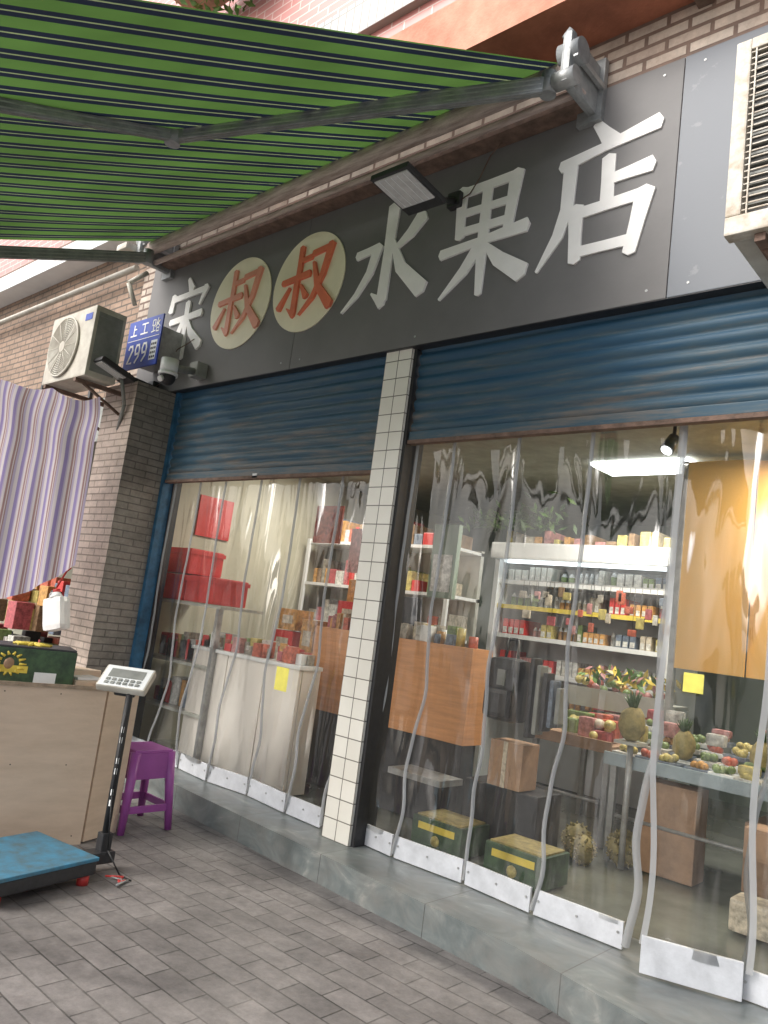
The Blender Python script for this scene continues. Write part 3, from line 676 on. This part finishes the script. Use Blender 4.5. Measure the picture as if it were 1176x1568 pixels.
b.box(-2.90,-2.64,.75,.93,.97,1.38,dark_m,bev=.07); b.box(-2.86,-2.68,.69,.76,1.0,1.18,dark_m,bev=.03); b.box(-2.80,-2.74,.74,.75,1.2,1.3,acg_m)
b.tube([(-2.82,.85,1.37),(-2.80,.85,1.5),(-2.74,.85,1.5),(-2.72,.85,1.37)],.010,dark_m)
for i in range(5): b.box(-2.6+i*.05,-2.57+i*.05,.8,.9,.9+.03*i,1.4-.04*i,random.choice((dark_m,acg_m,fruit_ms[8])),bev=.01)
b.done()
b=B('cardboard_box')
b.box(-2.80,-2.56,.75,.95,.58,.86,brown_m,T((0,0,0)),bev=.004); b.box(-2.70,-2.67,.746,.752,.58,.86,fruit_ms[5])
b.box(-3.0,-2.45,.8,1.1,.16,.57,dark_m,bev=.01); b.box(-3.5,-3.05,.6,.85,.5,.54,steel_m)
b.box(-2.1,-1.75,1.5,1.7,.16,.72,brown_m,bev=.01); b.box(-1.5,-.6,1.6,2.0,.2,.6,brown_m,bev=.01)
for x,z in ((-1.35,.25),(-1.15,.5),(-1.3,.62),(-1.05,.3)): b.box(x,x+.2,.9,1.1,z-.08,z+.08,random.choice((brown_m,fruit_ms[5])),bev=.02)
b.done()
b=B('fruit_carton')
for x,y in ((-3.12,.45),(-2.55,.42)):
    b.box(x,x+.38,y,y+.3,.165,.34,green_m,bev=.006); b.box(x+.05,x+.33,y-.004,y,.27,.31,yel_m); b.ball((x+.19,y-.002,.22),.035,fruit_ms[2],2,(1,.2,1))
    b.box(x+.02,x+.36,y+.02,y+.28,.34,.35,durian_m)
b.done()
b=B('track_spotlight')
b.cyl((-1.95,1.2,3.0),(-1.95,1.2,2.92),.012,dark_m); b.cyl((-1.95,1.2,2.92),(-1.97,1.14,2.82),.035,dark_m,18,.045); b.cyl((-1.97,1.14,2.818),(-1.971,1.138,2.815),.036,led_m,18)
b.done()

# ------------------------------------------------------------------ street objects
b=B('plywood_crate')
m=T((-4.34,-1.10,0),math.atan2(-1,-.25))
b.box(0,1.5,.0,.02,.0,.90,box_m,m); b.box(0,.02,-.8,.0,0,.92,box_m,m)
b.box(1.48,1.5,-.8,0,0,.9,box_m,m); b.box(0,1.5,-.8,-.78,0,.9,box_m,m); b.box(.02,1.48,-.78,-.001,.80,.82,box_edge,m)
b.box(-.01,1.5,.0205,.03,.885,.905,box_edge,m)
for k in range(14): b.cyl(m@Vector((.06+k*.1,.0201,.05+.4*(k%3))),m@Vector((.06+k*.1,.0215,.05+.4*(k%3))),.004,dark_m,6)
m2=T((-4.345,-1.095,0),math.atan2(.28,-.10)); b.box(0,.28,-.02,.0,.01,.93,box_m,m2)
b.done()
b=B('packaged_fruit_carton')
m=T((-4.68,-1.44,.84),math.radians(72))
b.box(-.24,.24,-.15,.15,.0,.24,green_m,m,bev=.006); b.box(-.235,.235,-.145,.145,.24,.252,dark_m,m,bev=.003)
b.box(.02,.14,-.154,-.15,.04,.11,whitep,m); b.box(-.23,-.02,-.1535,-.15,.10,.14,yel_m,m)
for i in range(14):
    a=i*math.pi/7; c=m@Vector((-.12+.05*math.cos(a),-.153,.15+.05*math.sin(a))); c2=m@Vector((-.12+.09*math.cos(a),-.153,.15+.07*math.sin(a))); b.cyl(c,c2,.010,yel_m,6,.004)
b.ball(m@Vector((-.12,-.15,.15)),.035,brown_m,2,(.3,1,1))
for i in range(10):
    a=i*math.pi/5; c=m@Vector((.0,0,.255)); b.cyl(c,c+Vector((math.cos(a)*.11,math.sin(a)*.11,.003)),.018,yel_m,6,.006)
m=T((-4.82,-1.15,.82),math.radians(20)); b.box(-.2,.2,-.12,.12,0,.14,box_m,m,bev=.005)
m=T((-4.58,-1.14,.82),0); b.box(-.12,.12,-.1,.1,0,.1,box_m,m,bev=.02); b.box(-.1,.1,-.08,.08,.1,.115,jug_m,m,bev=.005)
b.done()
b=B('platform_scale')
m=T((-3.92,-1.66,0),math.radians(10))
b.box(-.26,.26,-.28,.28,.05,.115,dark_m,m,bev=.012); b.box(-.265,.265,-.285,.285,.116,.135,scaleblue_m,m,bev=.006)
for x in (-.22,.22):
    for y in (-.24,.24): b.cyl(m@Vector((x,y,0)),m@Vector((x,y,.05)),.03,redp_m)
px,py=-3.88,-1.22
b.box(px-.05,px+.05,py-.10,py+.05,.05,.11,dark_m,bev=.01)
b.cyl((px,py,.08),(px,py,.94),.019,black_m,14)
for i in range(9): 
    if i%3!=2: b.box(px+.008,px+.0195,py-.017,py-.008,.34+i*.055,.36+i*.055+.012,whitep)
b.box(px-.03,px+.03,py-.03,py+.03,.10,.2,dark_m,bev=.008)
m=T((px-.06,py,1.0),math.radians(38),math.radians(38))
b.box(-.14,.14,-.085,.085,-.025,.02,acw_m,m,bev=.012); b.box(-.10,.10,-.01,.055,.0205,.0225,acg_m,m); b.box(-.13,.13,-.08,.08,.0201,.0203,whitep,m)
for i in range(6):
    for j in range(2): b.box(-.10+i*.035,-.078+i*.035,-.065+j*.026,-.047+j*.026,.0205,.026,acg_m,m,bev=.002)
b.box(-.06,.06,-.05,.05,-.08,-.025,dark_m,m,bev=.01)
b.tube([(px,py,.9),(px+.04,py-.03,.7),(px+.03,py-.02,.4),(px+.05,py,.12),(px+.12,py+.05,.01),(px+.22,py+.06,.01)],.004,black_m,6)
for k in range(4): b.tube([(px+.1+.03*k,py-.02+.02*k,.008),(px+.16+.03*k,py+.05-.03*k,.012),(px+.2,py+.02*k,.008)],.005,steel_m if k%2 else redp_m,5)
b.done()
b=B('plastic_stool')
sx,sy=-4.56,-.64; h=.50
b.box(sx-.14,sx+.14,sy-.14,sy+.14,h-.03,h,purple_m,bev=.014)
for i in (-1,1):
    for j in (-1,1):
        t=Vector((sx+i*.125,sy+j*.125,h-.015)); o=Vector((sx+i*.17,sy+j*.17,0))
        b.cyl(o,t,.023,purple_m,8,.034)
for z,k,dz in ((.40,.138,.08),(.14,.16,.022)):
    for i in (-1,1):
        b.box(sx-k,sx+k,sy+i*k-.008,sy+i*k+.008,z-dz,z+dz,purple_m,bev=.004); b.box(sx+i*k-.008,sx+i*k+.008,sy-k,sy+k,z-dz,z+dz,purple_m,bev=.004)
b.done()
b=B('striped_cloth_sheet')
def fc(u,v):
    k=1-u
    zt=3.14-.08*math.sin(math.pi*min(1,k*2.0))+.10*k
    zb=1.27+.36*max(0,(u-.6)/.4)**1.6
    z=zb+(zt-zb)*v
    x=-6.10-1.25*k+.10*(1-v)*u; y=-.62-1.0*k
    fold=.020*math.sin(u*46+1.2*v)*(.3+.7*(1-v))+.014*math.sin(u*23+2*v)
    sw=.020*math.sin(v*17+u*9)*max(0,(v-.6)/.4)
    x+=fold*.6+sw*.5; y+=-fold*.8-sw
    z-=.20*v*v*math.sin(math.pi*((u*2.3+.35)%1))*.5
    return (x,y,z)
b.grid(fc,160,60,cloth_m)
b.done(None,normals=False)
b=B('plastic_jug')
jx,jy,jz=-6.10,-.66,1.27
m=T((jx,jy,jz),.3,0,math.radians(-14))
b.box(-.10,.10,-.06,.06,-.18,.09,jug_m,m,bev=.045); b.cyl(m@Vector((.0,0,.08)),m@Vector((0,0,.13)),.06,jug_m,16,.028); b.cyl(m@Vector((0,0,.13)),m@Vector((0,0,.155)),.028,redp_m,14)
b.tube([m@Vector((-.07,0,.08)),m@Vector((-.06,0,.13)),m@Vector((-.01,0,.13))],.012,jug_m); b.tube([m@Vector((0,0,.17)),(jx+.02,jy+.05,1.66)],.008,redp_m); b.ball((jx+.02,jy+.03,1.62),.035,redp_m,2,(.6,.6,1.3),.2)
b.done()

nb=empty('neighbour_building')
b=B('neighbour_walls')
b.box(-20,-6.82,.0,.3,3.35,5.4,brown_tiles); b.box(-20,-6.92,-.25,.3,4.95,5.15,whitep)
b.box(-20,-6.92,-.05,.3,5.4,9.5,pink_tile); b.box(-20,-6.82,-.02,.3,2.9,3.35,acg_m)
for x in (-7.6,-8.8,-10.2,-11.8): b.box(x-.02,x+.02,-.03,.0,3.0,3.8,dark_m)
b.box(-6.82,-6.56,-.1,.3,0,3.35,pil_front)
b.cyl((-20,-.12,4.62),(-6.9,-.12,4.62),.03,acw_m)
b.box(-20,-6.6,3.2,3.3,0,3.2,creamw_m); b.box(-20,-6.6,.3,3.3,3.1,3.2,ceil_m); b.box(-20,-6.6,.3,3.2,.05,.1,green_rim)
b.done(nb)
b=B('neighbour_goods')
for k in range(240):
    x=random.uniform(-11,-6.9); y=random.uniform(.1,1.2); z=random.choice((.1,.5,.9,1.2)); mm=random.choice(fruit_ms+[redp_m,fruit_ms[8],fruit_ms[4],dark_m])
    b.box(x,x+random.uniform(.1,.3),y,y+.2,z,z+random.uniform(.12,.33),mm,bev=.01)
b.done()
b=B('balcony_plant')
for k in range(420):
    b.leaf((-5.2+random.gauss(0,.22),-.62+random.gauss(0,.12),6.66+random.gauss(0,.11)),.06,.022,leaf_m)
b.box(-5.9,-4.9,-.75,-.45,6.62,6.75,brown_m)
b.done(None,normals=False)
win=M('window_dark',(.08,.09,.10),.2)
wall_o=M('opposite_wall',(.55,.53,.49),.8)
for i,(xa,xb,h) in enumerate(((-48,-36,6),(-20,-12,4.5),(2,14,5))):  # unseen buildings opposite, added for curtain reflections; low and spaced to admit skylight
    b=B('reflection_building' if i==0 else 'reflection_building.%03d'%i)
    b.box(xa,xb,-34,-27,-.12,h,wall_o)
    for z in range(0,int(h)-2,3):
        x=xa+1
        while x<xb-2: b.box(x,x+1.3,-27,-26.95,z+1.1,z+2.5,win); x+=2.4
    b.done()

# ------------------------------------------------------------------ light
w=bpy.data.worlds.new('World'); S.world=w; w.use_nodes=True; n=w.node_tree; bg=n.nodes['Background']
sky=n.nodes.new('ShaderNodeTexSky'); sky.sky_type='NISHITA'; sky.sun_disc=False
el,az=math.radians(42),math.radians(205)
sky.sun_elevation=el; sky.sun_rotation=az; sky.air_density=1.2; sky.dust_density=5; sky.ozone_density=1
hs=n.nodes.new('ShaderNodeHueSaturation'); hs.inputs['Saturation'].default_value=.4; hs.inputs['Value'].default_value=1.75
n.links.new(sky.outputs[0],hs.inputs['Color']); n.links.new(hs.outputs[0],bg.inputs[0]); bg.inputs[1].default_value=.15
l=bpy.data.lights.new('sun','SUN'); l.energy=1.4; l.angle=math.radians(30); l.color=(1,.97,.92)
lo=bpy.data.objects.new('sun',l); S.collection.objects.link(lo)
sd=Vector((math.sin(az)*math.cos(el),math.cos(az)*math.cos(el),math.sin(el)))
lo.rotation_euler=sd.to_track_quat('Z','Y').to_euler()
def area(name,loc,sx,sy,e,col=(1,.95,.84)):
    l=bpy.data.lights.new(name,'AREA'); l.shape='RECTANGLE'; l.size=sx; l.size_y=sy; l.energy=e; l.color=col
    o=bpy.data.objects.new(name,l); S.collection.objects.link(o); o.location=loc
area('ceiling_lamp_light',(-2.55,2.2,2.94),.8,.45,50); area('ceiling_lamp_light.001',(-1.15,1.7,2.94),.4,.4,34,(1,.90,.74)); area('ceiling_lamp_light.002',(-5.4,1.6,2.94),.6,.6,36)

# ------------------------------------------------------------------ camera
f=1177.0; th=math.radians(8.1); ro=math.radians(7.5); ph=math.radians(42.7); C=Vector((0,-3.57,1.5))
fw=Vector((-math.sin(ph)*math.cos(th),math.cos(ph)*math.cos(th),math.sin(th)))
rt=Vector((math.cos(ph),math.sin(ph),0)); up=rt.cross(fw)
R=rt*math.cos(ro)+up*math.sin(ro); U=up*math.cos(ro)-rt*math.sin(ro)
cd=bpy.data.cameras.new('camera'); co=bpy.data.objects.new('camera',cd); S.collection.objects.link(co)
co.matrix_world=Matrix(((R.x,U.x,-fw.x,C.x),(R.y,U.y,-fw.y,C.y),(R.z,U.z,-fw.z,C.z),(0,0,0,1)))
cd.sensor_fit='VERTICAL'; cd.sensor_height=24; cd.lens=24*f/1568; cd.clip_end=500
S.camera=co
S.view_settings.view_transform='Standard'; S.view_settings.look='None'; S.view_settings.exposure=0
